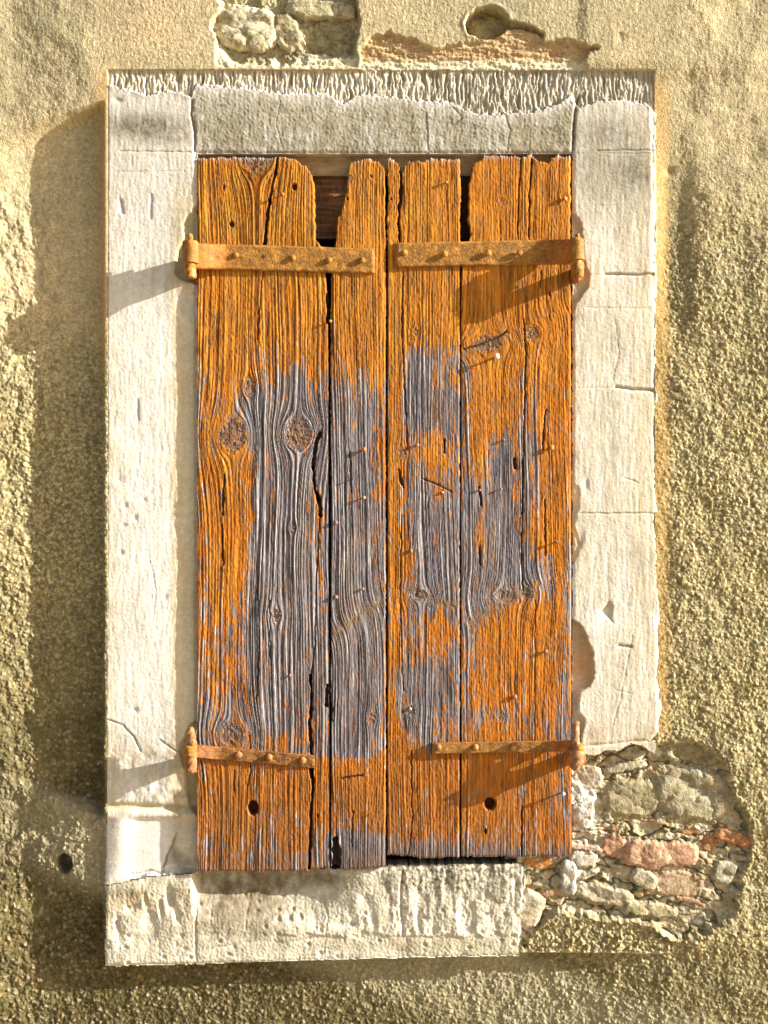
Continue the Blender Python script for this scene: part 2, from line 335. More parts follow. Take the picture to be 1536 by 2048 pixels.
for i, (kind, cx, cy, rx, ry, rot, fr_, rel, c, am) in enumerate(ST):
    m = (np.abs(X - cx) < rx + ry + 12) & (np.abs(Y - cy) < rx + ry + 12); r0 = np.where(m.any(1))[0]; c0 = np.where(m.any(0))[0]
    S = np.s_[r0[0]:r0[-1] + 1, c0[0]:c0[-1] + 1]; x = X[S]; y = Y[S]
    wx = x + 8 * facet(x, y, 22, 22, 300 + i) + 2 * fbm(x / 9, y / 9, 2, 310 + i); wy = y + 7 * facet(x, y, 22, 22, 400 + i) + 2 * fbm(x / 9, y / 9, 2, 410 + i)
    c_, s_ = math.cos(R(rot)), math.sin(R(rot)); dx = wx - cx; dy = wy - cy
    u = (dx * c_ + dy * s_) / rx; v = (-dx * s_ + dy * c_) / ry; q = (np.abs(u) ** 3 + np.abs(v) ** 3) ** (1 / 3)
    ins = (q < 1) & ((dR[S] < -2) | (dT[S] < -2))
    fac = np.abs(fbm(x / 26, y / 20, 3, 500 + i)); fct = am * 1.9 * facet(x, y, 34, 24, 500 + i) + am * .30 * facet(x, y, 11, 9, 550 + i) + .45 * fbm(x / 5, y / 5, 3, 600 + i)
    hh = fr_ + fct - rel * .7 * ss(.72, 1.04, q) ** 1.3
    sm_ = 1.1 * fbm(x / 17, y / 11, 3, 900 + i); ins = ins & (hh > H[S] - 1.5 + 2.2 * sm_)
    H[S] = np.where(ins, hh, H[S])
    cc = np.zeros(x.shape + (3,), f4) + np.array(c, f4) * ((.80 if i < 29 else .95) if kind == 'stone' else .85); cc *= (1 + .34 * fbm(x / 18, y / 14, 3, 700 + i))[..., None]
    if kind == 'brick': cc = mixc(cc, (.50, .40, .27), 1.2 * fbm(x / 12, y / 9, 3, 800 + i) - .1); cc = mixc(cc, (.20, .07, .03), (noise(x / 5, y / 5, 820 + i) - .35) * 2)
    else: cc = mixc(cc, (.24, .20, .10), 1.0 * fbm(x / 24, y / 20, 3, 800 + i) + .1); cc = mixc(cc, (.60, .56, .46), 1.2 * fbm(x / 11, y / 8, 3, 860 + i) - .5); cc = mixc(cc, (.10, .09, .06), (noise(x / 7, y / 6, 830 + i) - .45) * 2.5)
    cc = mixc(cc, (.40, .32, .17), (.30 if i < 29 else .0) + .35 * fbm(x / 30, y / 24, 3, 870 + i)); cc = np.clip(cc, .02, .9); col[S] = np.where(ins[..., None], cc, col[S]); own[S] = np.where(ins, 10 + i, own[S])
m_ = (dR < 0); col = np.where(m_[..., None], mixc(col, (.74, .71, .64), blob(X, Y, 1165, 1625, 34, 70) * (.5 + .7 * fbm(X / 16, Y / 14, 3, 880)) + blob(X, Y, 1150, 1740, 22, 40) * .7), col)
col = np.where(m_[..., None], mixc(col, (.13, .10, .05), np.clip(fbm(X / 9, Y / 7, 4, 881, .65) - .55, 0, 1) * .9), col)
# --- broken render above the lintel, with the round hole
eB = ss(0, -7, dB); stp = np.round((Y + 10 * fbm(X / 50, Y / 12, 3, 81)) / 13) * .0
hBn = -7 + 3.2 * fbm(X / 34, Y / 9, 4, 83) + 1.2 * fine + 3 * ss(118, 134, Y) - 3 * blob(X, Y, 1110, 100, 60, 20)
H = np.where(dB < 0, mix(H, hBn, eB), H); cB = np.zeros_like(col) + np.array([.50, .37, .20], f4); cB = mixc(cB, (.36, .22, .10), .3 + .9 * fbm(X / 40, Y / 10, 3, 85)); cB = mixc(cB, (.62, .56, .38), ss(112, 130, Y + 4 * noise(X / 15, Y / 9, 3)))
col = np.where((dB < 0)[..., None], mix(col, cB, eB[..., None]), col)
HOLE = [(930,48),(940,30),(955,17),(980,12),(1000,17),(1014,32),(1018,48),(1008,62),(985,74),(955,74),(938,66)]
GRV = [(1010,34),(1040,44),(1066,50),(1090,66),(1088,84),(1070,66),(1045,60),(1016,56)]
dH = sdpoly(X + wob * .4, Y + wob2 * .4, HOLE); dG = sdpoly(X + wob * .4, Y + wob2 * .4, GRV)
H = np.where(dG < 0, H - 12 * ss(0, -6, dG), H); col = mixc(col, (.14, .10, .05), (dG < -2) * .55)
H = np.where(dH < 4, mix(H, -38 + 3 * fine + 12 * np.sqrt(np.clip(1 - ((X - 975) / 48) ** 2 - ((Y - 52) / 38) ** 2, 0, 1)), ss(3, -3, dH)), H); col = mixc(col, (.36, .29, .14), (dH < 0) * .9); col = mixc(col, (.18, .14, .07), (dH < 0) * np.clip(.3 + n_mid, 0, 1))
H += 1.5 * np.exp(-((dH - 5) / 4) ** 2)
# the frame covers the middle of the sheet
KEEP = ~((X > 232) & (X < 1292) & (Y > 160) & (Y < 1470)) & ~((X > 232) & (X < 1022) & (Y > 1460) & (Y < 1885)) & ~((X > 232) & (X < 1136) & (Y > 1400) & (Y < 1700))
inF = (X > 216) & (X < 1309) & (Y > 139) & (Y < 1480); H = np.where(inF & (own == 0), np.minimum(H, -12), H)
inF2 = (X > 214) & (X < 1040) & (Y > 1470) & (Y < 1902); H = np.where(inF2 & (own == 0), np.minimum(H, -36), H)
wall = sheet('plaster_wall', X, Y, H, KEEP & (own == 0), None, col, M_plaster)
tag(wall, 'old cream and olive roughcast plaster wall around the shuttered window', 'wall')
def extent(mask): return X[mask].mean(), Y[mask].mean()
for ident, nm, lab in ((1, 'exposed_masonry', 'broken patch of bare brick, stone and mortar below the right jamb'), (2, 'exposed_masonry', 'hollow of bare stone above the lintel')):
    o = sheet(nm, X, Y, H, KEEP & (own == ident), None, col, M_rubble, wall); o['label'] = lab
    for i, s in enumerate(ST):
        if (i >= 29) == (ident == 2) and (KEEP & (own == 10 + i)).sum() > 20:
            m = KEEP & (own == 10 + i); r0 = np.where(m.any(1))[0]; c0 = np.where(m.any(0))[0]
            S = np.s_[max(r0[0] - 2, 0):r0[-1] + 3, max(c0[0] - 2, 0):c0[-1] + 3]
            sheet({'stone': 'rubble_stone', 'brick': 'brick'}[s[0]], X[S], Y[S], H[S], m[S], ('rel', 14), col[S], M_brick if s[0] == 'brick' else M_rubble, o)
# dark recess behind the shutters
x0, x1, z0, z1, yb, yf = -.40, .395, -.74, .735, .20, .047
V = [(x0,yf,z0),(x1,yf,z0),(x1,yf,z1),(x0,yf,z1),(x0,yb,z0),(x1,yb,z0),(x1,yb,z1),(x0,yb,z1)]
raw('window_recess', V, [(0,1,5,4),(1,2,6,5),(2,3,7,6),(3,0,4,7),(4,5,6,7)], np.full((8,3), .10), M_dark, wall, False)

# ================================================================== STONE SURROUND
X, Y = gr(196, 1340, 126, 1944, 1.6, 1.6)
sur = thing('window_surround', 'pale limestone window surround with a chipped sill, framing the shutters', 'window surround', (-.0, 0, -.9))
w1 = 3 * fbm(X / 18, Y / 18, 3, 101); w2 = 3 * fbm(X / 18, Y / 18, 3, 102)
LJ = [(213,138),(384,138),(386,180),(384,215),(389,250),(392,306),(393,420),(392,800),(392,1445),(388,1560),(388,1742),(300,1752),(213,1775),(215,1600),(213,1450),(214,800)]
LJ = [(214,138),(386,138),(386,180),(384,215),(389,250),(393,306),(393,420),(393,1744),(300,1752),(209,1770),(213,1600),(213,1450),(216,800)]
LI = [(386,138),(1148,136),(1156,200),(1148,240),(1143,306),(393,306),(389,250),(384,215),(386,180)]
RJ = [(1148,136),(1312,134),(1313,600),(1316,900),(1322,1300),(1324,1472),(1312,1480),(1308,1505),(1296,1500),(1285,1490),(1262,1487),(1235,1500),(1212,1500),(1190,1510),(1172,1508),(1160,1496),(1145,1490),(1144,306),(1148,240),(1156,200)]
SI = [(209,1772),(300,1754),(393,1746),(640,1742),(770,1731),(900,1729),(1035,1727),(1048,1737),(1052,1755),(1044,1790),(1050,1800),(1038,1820),(1042,1870),(1040,1912),(760,1916),(500,1924),(330,1930),(210,1932),(207,1850),(212,1820)]
ds = [sdpoly(X + w * w1 * .5, Y + w * w2 * .5, p) for p, w in ((LJ, .35 + 1.5 * ss(1700, 1755, Y)), (LI, .25), (RJ, 1.2), (SI, 1.2))]
dl, di, dr, dsi = ds
fine = fbm(X / 5, Y / 5, 3, 110); med = fbm(X / 22, Y / 22, 3, 111); vst = fbm(X / 7, Y / 40, 3, 112); big = fbm(X / 80, Y / 80, 3, 113)
H = .32 * fine + .12 * med + .34 * vst + .7 * big
col = np.zeros(X.shape + (3,), f4) + np.array([.72, .69, .62], f4)
col = mixc(col, (.60, .52, .37), .16 + .45 * big + .3 * vst)
rj = X > 1000; col = mixc(col, (.60, .54, .42), rj * .45)
# combed upper band under the ragged limewash edge
yr = np.interp(X[0], [196,213,250,300,340,383,390,440,500,560,640,662,680,720,740,800,850,900,935,955,1000,1060,1110,1140,1160,1200,1240,1290,1312,1340],
                      [168,170,178,190,180,194,168,172,178,186,188,188,208,190,188,196,200,204,222,228,226,224,210,194,214,202,198,206,222,222]).astype(f4)[None, :]
yr = yr + 5 * fbm(X / 9, X * 0 + 3, 3, 120) + 4 * noise(X / 25, X * 0, 121) + 2.5 * fbm(X / 5, Y / 5, 2, 122)
up = ss(1.5, -1.5, Y - yr)
comb = 1 - np.abs(fbm(X / 8.2 + .3 * noise(X / 20, Y / 14, 5), Y / 60, 2, 124)) * 2.0
comb = comb + .45 * fbm(X / 5, Y / 28, 2, 125) + .35 * fbm(X / 14, Y / 14, 2, 126)
dep = -6.5 - 1.5 * ss(640, 1000, X)
H = mix(H, dep + 2.9 * comb + .5 * fine, up); H += (1 - up) * 1.6 * np.exp(-np.maximum(Y - yr, 0) / 10)
ccol = np.zeros_like(col) + np.array([.50, .45, .34], f4); ccol = mixc(ccol, (.68, .62, .48), comb * .9); ccol = mixc(ccol, (.27, .22, .15), .35 - .9 * comb); ccol = mixc(ccol, (.32, .30, .25), ss(640, 950, X) * .45 * (1 + med))
# lintel below the edge is dirtier
lin = (di < 0); pat = ss(0, 30, Y - yr)
H += lin * pat * (.5 * med + .35 * fine); col = mixc(col, (.40, .37, .285), lin * (.6 + .4 * pat)); col = mixc(col, (.30, .275, .21), lin * pat * (.5 + .8 * fbm(X / 60, Y / 22, 4, 130, .65)))
col = mixc(col, (.30, .27, .20), 1.1 * (blob(X, Y, 285, 250, 80, 24) * (1 + .7 * med)) + .6 * blob(X, Y, 1265, 345, 50, 45) * (1 + med) + .45 * blob(X, Y, 1220, 262, 60, 40) + .5 * blob(X, Y, 1110, 262, 40, 35))
col = mixc(col, (.40, .38, .31), .75 * blob(X, Y, 1230, 330, 110, 120, 0, 4))
col = mixc(col, (.72, .70, .65), (1 - up) * np.exp(-np.maximum(Y - yr, 0) / 16) * .8)
col = np.where((up > .5)[..., None], ccol, col)
# limewash drips / yellowing of the jambs
yel = .5 * blob(X, Y, 350, 1000, 14, 500, 0, 4) + .35 * blob(X, Y, 230, 1100, 12, 500, 0, 4) + .5 * blob(X, Y, 1290, 900, 25, 500, 0, 4)
col = mixc(col, (.66, .52, .26), yel * (.6 + .6 * vst) * (Y > 240)); col = mixc(col, (.80, .78, .72), blob(X, Y, 295, 950, 55, 560, 0, 4) * .55)
sm = ss(352, 362, X + 3 * w1 / 3) * ss(620, 700, Y) * ss(1430, 1400, Y) * (X < 400); H = mix(H, -1 + .15 * med, sm * .9)
stn = fbm(X / 11, Y / 210, 4, 190, .6); stg = fbm(X / 60, Y / 130, 4, 191, .6); spt = fbm(X / 4.5, Y / 5, 3, 192)
nb = (1 - up)
col = mixc(col, (.50, .42, .26), nb * np.clip(.20 + .55 * stn + .3 * stg, 0, .75) * np.where(X > 1000, .75, .25)); col = mixc(col, (.42, .40, .36), nb * np.clip(-.15 + .6 * stg + .3 * stn, 0, .6))
col = mixc(col, (.84, .82, .78), nb * np.clip(-.5 * stn - .25 * stg, 0, .6)); col = mixc(col, (.24, .19, .12), nb * np.clip(spt - .95, 0, 1) * .8)
col = mixc(col, (.42, .40, .35), ss(640, 330, Y) * (X < 392) * .35 * nb)
col = mixc(col, (.62, .48, .22), nb * ss(335, 352, X + 6 * stn) * (X < 394) * .45 * ss(320, 420, Y))
gd = fbm(X / 20, Y / 12, 4, 193, .65)
for (cx, cy, rx, ry, a_) in ((290,252,85,22,.85),(330,278,60,12,.5),(1270,345,48,40,.6),(1225,268,60,36,.45),(1110,262,45,32,.55),(930,245,120,30,.3),(470,265,80,30,.25),(700,285,160,16,.25),(1170,330,30,50,.4),(350,440,30,50,.25),(250,1490,30,30,.25),(800,240,40,40,.25)):
    col = mixc(col, (.13, .11, .07), nb * blob(X, Y, cx, cy, rx, ry) * np.clip(a_ * (.8 + .7 * gd), 0, 1)); H -= nb * blob(X, Y, cx, cy, rx, ry) * a_ * .9 * np.clip(gd, 0, 1)
col = mixc(col, (.25, .215, .125), lin * nb * np.clip(.14 + .5 * gd + .45 * stg, 0, .85) * ss(0, 25, Y - yr))
# scored lines
def groove(pts, wd, dp, dark=.5):
    global H, col
    pts = np.array(pts, float); x0, y0 = pts.min(0) - 14; x1, y1 = pts.max(0) + 14
    cs = np.where((X[0] > x0) & (X[0] < x1))[0]; rs = np.where((Y[:, 0] > y0) & (Y[:, 0] < y1))[0]; S = np.s_[rs[0]:rs[-1] + 1, cs[0]:cs[-1] + 1]
    d = sdist(X[S] + w1[S] * .5, Y[S] + w2[S] * .5, [tuple(p) for p in pts]); g = np.exp(-(d / wd) ** 2)
    H[S] -= dp * g; col[S] = mixc(col[S], (.16, .13, .09), g * dark)
groove([(1210,549),(1240,548),(1275,550),(1306,548)], 2.6, 4); groove([(1148,548),(1200,550)], 1.2, .7, .1)
groove([(1232,774),(1268,779),(1306,781)], 3.2, 4.5); groove([(1150,776),(1225,775)], 1.2, .8, .15)
groove([(1160,1026),(1230,1027),(1306,1026)], 1.5, 1.6, .35); groove([(1195,301),(1308,300)], 1.6, 1.8, .4); groove([(1200,306),(1300,307)], 1.2, 1, .3)
groove([(1170,615),(1306,617)], 1.2, .8, .2); groove([(1180,412),(1250,410)], 1, .5, .15); groove([(1250,955),(1275,965)], 1.3, 1, .3); groove([(1238,1291),(1262,1293)], 3, 4, .5)
groove([(1265,1270),(1240,1400),(1225,1450)], 1.3, .7, .1); groove([(1232,1380),(1265,1388)], 1.2, .8, .2)
groove([(300,1120),(312,1180),(306,1240)], .9, .8, .3); groove([(1230,640),(1238,700),(1226,760)], .9, .7, .25); groove([(640,1790),(655,1830),(648,1905)], 1.2, 1.5, .4); groove([(1010,230),(1020,262),(1014,300)], 1.1, 1.2, .4); groove([(560,200),(552,250),(566,300)], 1, 1, .3); groove([(240,302),(380,304)], 1.4, 1.3, .3); groove([(230,344),(370,342)], 1.1, .6, .15); groove([(384,200),(383,230),(389,260),(389,300)], 2.2, 5, .7)
groove([(1160,190),(1152,215),(1147,250),(1146,300)], 2.6, 6, .7); groove([(852,225),(856,305)], 1.4, 1.4, .3); groove([(905,215),(925,235),(905,250)], 1.5, 1.5, .3)
groove([(216,1440),(245,1450),(270,1478),(280,1502)], 1.7, 2.2, .6); groove([(320,1480),(350,1502),(362,1508)], 1.5, 2, .55); groove([(400,1750),(393,1790),(390,1860),(392,1920)], 2, 3, .5)
groove([(424,1780),(421,1850)], 1.2, 1.2, .5); groove([(500,1780),(490,1860)], 2, 1.2, .4); groove([(805,1745),(800,1800),(805,1870)], 2.2, 4, .6)
groove([(240,400),(245,425)], 3.5, 3, .3); groove([(303,390),(301,435)], 3, 2, .1); groove([(275,800),(276,840)], 2.5, 2, .3)
for (cx, cy, rx, ry, dp) in ((250,1010,5,5,2.5),(270,1035,4,6,2.5),(248,1050,5,4,2),(242,1105,4,5,2.5),(288,1000,4,4,1.5),(270,1420,6,5,2.5),(330,1195,5,5,1.5),(240,960,7,9,1.2),(235,200,7,5,2.5),
                              (300,985,4,4,1.5),(1254,1210,5,4,1),(1172,970,5,14,2),(1160,1080,6,18,2)):
    H -= dp * blob(X, Y, cx, cy, rx, ry)
for (cx, cy, rx, ry, dp) in ((338,1795,8,22,7),(352,1830,6,14,4),(300,1850,16,30,4),(240,1880,10,22,3),(262,1815,14,10,3),(290,1800,5,16,3),(320,1815,5,20,3),(233,1850,5,14,3),(275,1880,22,10,2.5),
                              (555,1840,6,6,4),(578,1838,5,7,4),(600,1836,5,6,3),(690,1850,26,8,4),(720,1868,18,6,3),(640,1800,8,9,2),(610,1880,40,4,2.5),(470,1890,50,4,2),(420,1870,22,5,2),(730,1800,12,14,3),(745,1840,8,20,3)):
    k_ = blob(X, Y, cx, cy, rx, ry, -10, 2.6); H -= dp * 1.3 * k_; H += .35 * dp * blob(X, Y, cx - rx, cy, rx * .6, ry)
# triangular chip in the right jamb
dch = sdpoly(X + w1 * .6, Y + w2 * .6, [(1190,1222),(1203,1212),(1220,1198),(1229,1212),(1226,1236),(1232,1252)]); H = np.where(dch < 0, H - 6 * ss(0, -9, dch), H); col = mixc(col, (.56, .47, .33), (dch < -1) * .8)
col = mixc(col, (.84, .82, .78), blob(X, Y, 1196, 1240, 26, 20) * .8 + blob(X, Y, 1312, 1242, 10, 18))
# hollows along the reveal edges
for pts, dp, c in (([(1140,1236),(1158,1243),(1174,1266),(1186,1300),(1192,1345),(1182,1372),(1164,1384),(1160,1420),(1172,1440),(1160,1500),(1140,1500)], 14, (.52,.38,.20)),
                   ([(1140,420),(1158,432),(1168,460),(1170,520),(1182,548),(1180,575),(1160,600),(1140,640)], 6, (.44,.37,.23)), ([(1140,960),(1160,970),(1163,1010),(1152,1050),(1166,1090),(1150,1130),(1140,1130)], 2.5, (.62,.52,.33)),
                   ([(398,405),(375,425),(362,445),(366,475),(350,500),(348,545),(356,560),(398,572)], 8, (.40,.36,.22)), ([(398,572),(352,590),(350,625),(365,650),(398,640)], 2.5, (.66,.62,.50)),
                   ([(398,1430),(375,1450),(366,1470),(352,1500),(366,1540),(368,1590),(378,1620),(398,1640)], 9, (.42,.34,.18))):
    dq = sdpoly(X + w1 * .9, Y + w2 * .9, pts); H = np.where(dq < 0, H - dp * ss(0, -10, dq) + 1.0 * med * (dq < -6), H); col = mixc(col, c, (dq < -1) * .8)
col = mixc(col, (.45, .22, .09), blob(X, Y, 1163, 1345, 12, 40) * .6 * (1 + med))
col = mixc(col, (.72, .68, .58), blob(X, Y, 1160, 1395, 14, 40) * .8)
# lower left jamb: slumped limewash, groove, smooth block with a dark crevice
H += 3.5 * blob(X, Y, 300, 1570, 60, 24) * (1 + .4 * med) - 6 * np.exp(-((Y - 1612 - 6 * ss(230, 380, X)) / 7) ** 2) * (X < 392) + 2.2 * blob(X, Y, 330, 1582, 40, 8, -12)
lowj = ss(1630, 1645, Y) * ss(1765, 1745, Y + 8 * med) * (dl < 0)
H = mix(H, -7 + 6.5 * np.exp(-((X - 236 + .1 * (Y - 1690)) / 26) ** 2) + .22 * fbm(X / 50, Y / 4, 2, 140) - 2 * ss(300, 380, X), lowj)
H -= 1.5 * ss(1440, 1520, Y) * ss(1640, 1600, Y) * (X < 392) * (.5 - fbm(X / 30, Y / 30, 3, 141))
smz = ss(1500, 1540, Y) * ss(1780, 1740, Y) * (X < 392); H -= smz * (.30 * fine) * .7
dcv = sdpoly(X + w1, Y + w2, [(314,1748),(326,1722),(336,1700),(342,1680),(356,1672),(352,1698),(366,1706),(380,1716),(388,1734),(360,1728),(336,1730)]); H -= 7 * blob(X, Y, 343, 1704, 7, 12, 20); H += 4.5 * blob(X, Y, 368, 1672, 17, 42, 0, 3) - 4 * blob(X, Y, 356, 1722, 18, 9); groove([(350,1668),(344,1690),(334,1712),(322,1748)], 2.4, 4, .7); groove([(262,1752),(300,1744),(318,1749),(345,1738),(385,1742)], 3, 3, .3)
col = mixc(col, (.20, .18, .16), blob(X, Y, 352, 1716, 20, 16) * .8); col = mixc(col, (.74, .72, .68), lowj * .5 * (dcv > 0)); col = mixc(col, (.55, .40, .22), (.5 * med + .1) * ss(1470, 1500, Y) * ss(1600, 1560, Y) * (X < 392))
col = mixc(col, (.50, .42, .22), np.exp(-((Y - 1614) / 7) ** 2) * .75 * (X < 392) + blob(X, Y, 240, 1775, 40, 16) * .4); col = mixc(col, (.52, .44, .27), blob(X, Y, 365, 1660, 22, 50) * .6)
# sill: rough, tool dents, vertical runs at its right half
s = dsi < 0
lum = fbm(X / 26, Y / 30, 4, 150, .6); runs = fbm(X / 22, Y / 120, 3, 151)
rt = ss(760, 800, X)
lum2 = fbm(X / 55, Y / 50, 3, 153); dent = facet(X, Y, 30, 34, 154)
H = np.where(s, H * .8 + 1.2 * lum2 + .5 * lum + .5 * fine + 2.6 * dent * (.5 + ss(500, 640, X)) * .7 + rt * (2.1 * runs + .9 * lum + .9 * dent) * ss(1880, 1862, Y) - 2.2 * np.clip(-fbm(X / 16, Y / 26, 2, 152) - .75, 0, 1) * 4, H)
H = np.where(s, H - 36 * ss(1850, 1758, Y - .10 * (X - 450)) * ss(380, 398, X) * ss(730, 560, X), H)
F1, F2, ID = worley(X / 26, Y / 20, 155); H = np.where(s, H - 4 * np.clip(.25 - F1, 0, 1) * 4 * (ID > .78) * ss(1760, 1810, Y), H)
yb_ = 1868 + 8 * fbm(X / 35, X * 0, 3, 160) - 5 * ss(700, 400, X); chip = s & (Y > yb_) & (X > 470); H = np.where(chip, H - 3 * ss(0, 7, Y - yb_) * ss(470, 620, X), H)
col = np.where(s[..., None], mixc(np.zeros_like(col) + np.array([.66, .62, .50], f4), (.50, .45, .32), .5 * lum + .25), col)
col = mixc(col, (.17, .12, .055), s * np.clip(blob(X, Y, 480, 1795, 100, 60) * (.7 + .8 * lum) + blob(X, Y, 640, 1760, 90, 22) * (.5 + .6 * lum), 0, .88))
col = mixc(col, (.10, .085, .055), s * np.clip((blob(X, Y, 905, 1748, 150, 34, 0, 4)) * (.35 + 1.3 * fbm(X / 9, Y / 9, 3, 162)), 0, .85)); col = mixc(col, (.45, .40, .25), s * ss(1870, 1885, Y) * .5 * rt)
col = mixc(col, (.50, .40, .22), s * blob(X, Y, 270, 1800, 60, 25) * .6)
gs = fbm(X / 24, Y / 34, 4, 195, .65)
for (cx, cy, rx, ry, a_, c_) in ((250,1790,50,16,.6,(.22,.17,.08)),(370,1790,40,26,.35,(.26,.20,.10)),(500,1850,90,40,.4,(.22,.17,.09)),(440,1800,26,60,.6,(.14,.10,.05)),(520,1800,30,70,.6,(.14,.10,.05)),(620,1760,90,16,.5,(.16,.12,.07)),(350,1870,60,30,.25,(.30,.22,.10)),(790,1780,20,70,.4,(.14,.12,.09)),
                              (870,1790,30,50,.4,(.16,.14,.10)),(1000,1780,40,50,.4,(.16,.14,.10)),(700,1890,200,14,.3,(.26,.21,.12)),(300,1530,70,30,.3,(.34,.25,.13)),(360,1600,26,40,.5,(.22,.17,.09)),(235,1700,12,60,.3,(.34,.27,.16)),(370,1735,20,14,.7,(.12,.11,.10)),(225,1620,10,40,.4,(.3,.24,.13)),
                              (1180,1470,40,20,.4,(.34,.24,.12)),(1280,1470,40,24,.35,(.40,.28,.13)),(1165,640,14,60,.4,(.30,.24,.13)),(1165,540,12,40,.6,(.22,.17,.09)),(370,540,16,40,.4,(.26,.22,.14))):
    col = mixc(col, c_, blob(X, Y, cx, cy, rx, ry) * np.clip(a_ * (.9 + 1.0 * gs), 0, .95))
# worn edges
dall = np.minimum(np.minimum(dl, di), np.minimum(dr, dsi))
outer = -sdpoly(X + w1 * .5, Y + w2 * .5, [(213,136),(1313,134),(1324,1478),(1145,1495),(1145,306),(392,306),(392,1743),(1048,1728),(1042,1912),(209,1932)])
e = np.clip((7 - np.abs(outer)) / 7, 0, 1); H -= 3.2 * e ** 2 * (Y > 150)
rim = ss(-13, -3, dr) * (X > 1290) * (Y > 215) * (Y < 1480); rr = np.clip(.6 + .8 * fbm(X / 12, Y / 60, 3, 170), 0, 1); H -= rim * 3.5 * rr; col = mixc(col, (.84, .80, .68), rim * .7 * rr)
col *= (1 + .06 * fine + .05 * med)[..., None]; col = np.clip(col, .02, .86)
H = np.clip(H, -38, 9)
for nm, d, c in (('jamb', dl, None), ('lintel', di, None), ('jamb', dr, None), ('sill', dsi, None)):
    kp = d < 0
    if nm == 'sill': kp &= ~(dl < 0)
    if d is di: kp &= ~(dl < 0)
    if d is dr: kp &= ~((dl < 0) | (di < 0))
    sheet(nm, X, Y, H, kp, ('abs', -50), col, M_stone, sur, .92)
# rebate of the lintel against which the shutters close
x, y = gr(386, 1150, 300, 344, 2.5, 2.5); hh = -24 + .8 * fbm(x / 20, y / 10, 3, 180); cc = np.zeros(x.shape + (3,), f4) + np.array([.36, .27, .15], f4); cc *= (1 + .3 * fbm(x / 30, y / 12, 3, 181))[..., None]
sheet('rebate', x, y, hh, None, ('abs', -52), cc, M_stone, sur)
x, y = gr(1130, 1147, 300, 1500, 3, 3); sheet('rebate', x, y, -26 + .6 * fbm(x / 9, y / 30, 2, 182), None, ('abs', -50), np.full(x.shape + (3,), .22, f4), M_stone, sur)

# ================================================================== SHUTTERS
def paint_field(X, Y):
    P = 1.3 - 1.95 * ss(600, 830, Y) + .85 * ss(1470, 1540, Y)
    for (cx, cy, rx, ry, a, w_) in (
        (430,760,60,130,0,.9),(500,700,60,90,0,.6),(620,720,50,60,0,.6),(720,730,60,60,0,.5),(430,1000,55,150,0,1.5),(460,1120,35,120,0,1.6),(415,1260,30,150,0,.95),(440,1360,45,60,0,.6),(490,960,40,60,0,.9),
        (465,905,30,25,0,1.1),(600,880,35,25,0,1.0),(595,770,16,40,0,-1.3),(510,825,22,30,0,-1.2),(500,1330,40,70,0,.5),(520,1600,170,90,0,1.25),(570,1480,60,14,0,.9),(640,1590,30,150,0,.35),(460,1470,40,28,0,.6),
        (635,1040,12,90,0,1.0),(640,1160,14,60,0,.5),(610,1440,25,25,0,.6),(560,1170,20,20,0,.4),(440,1560,45,30,0,.5),(500,1690,60,25,0,-.3),(540,1640,20,60,0,-.7),
        (755,900,10,120,0,.8),(675,900,10,90,0,.5),(715,1545,45,20,0,1.2),(700,1600,50,45,0,1.1),(745,1600,20,60,0,.5),(740,1430,14,20,0,.4),(705,1700,60,40,0,-.4),
        (790,900,24,260,0,1.5),(800,1150,22,75,0,1.2),(820,1120,26,60,0,.8),(860,1270,44,56,20,1.5),(790,1270,16,90,0,1.0),(870,930,55,50,20,1.25),(850,870,50,40,0,.7),(860,690,60,70,0,.35),(880,720,50,50,0,-.9),(830,780,20,90,0,-.8),
        (790,1480,22,60,0,1.3),(820,1560,60,90,0,1.3),(850,1610,60,60,0,.7),(780,1390,12,60,0,.9),(890,1430,20,40,0,.2),(860,1700,100,24,0,-.75),(710,1700,54,70,0,-.95),(700,1500,50,14,0,-.8),(640,1690,30,60,0,-.6),
        (980,740,80,90,0,1.0),(1010,820,46,56,0,1.4),(955,830,26,110,0,.8),(940,740,20,50,0,-1.0),(1110,860,38,200,0,1.75),(1080,1060,40,60,0,.9),(1118,1050,14,120,0,1.0),(1095,1070,40,30,0,1.0),(960,1080,12,60,0,1.0),(960,910,18,60,0,.8),(1030,940,14,60,0,.8),
        (1120,1170,16,80,0,.5),(1010,1270,70,60,-20,1.4),(1060,1230,50,40,0,1.0),(1040,1360,90,110,0,1.6),(1100,1330,30,120,0,.8),(950,1380,30,50,0,.8),(1030,1560,110,90,0,1.5),(960,1500,60,50,0,.9),(1080,1660,40,50,0,.5),(1030,1706,120,20,0,-.6),(990,1130,60,60,0,-.4),(960,1320,22,120,0,-.5),(1118,1420,14,160,0,-.6),(1000,1430,60,18,0,-.5),(1060,1330,10,120,0,-.5),(1115,1590,30,60,0,-.9),(1045,1600,14,60,0,-.9)):
        m = blob(X, Y, cx, cy, rx, ry, a); P = P + w_ * m
    return P
GREY_V = (.075, .062, .072); GREY_R = (.50, .47, .46)
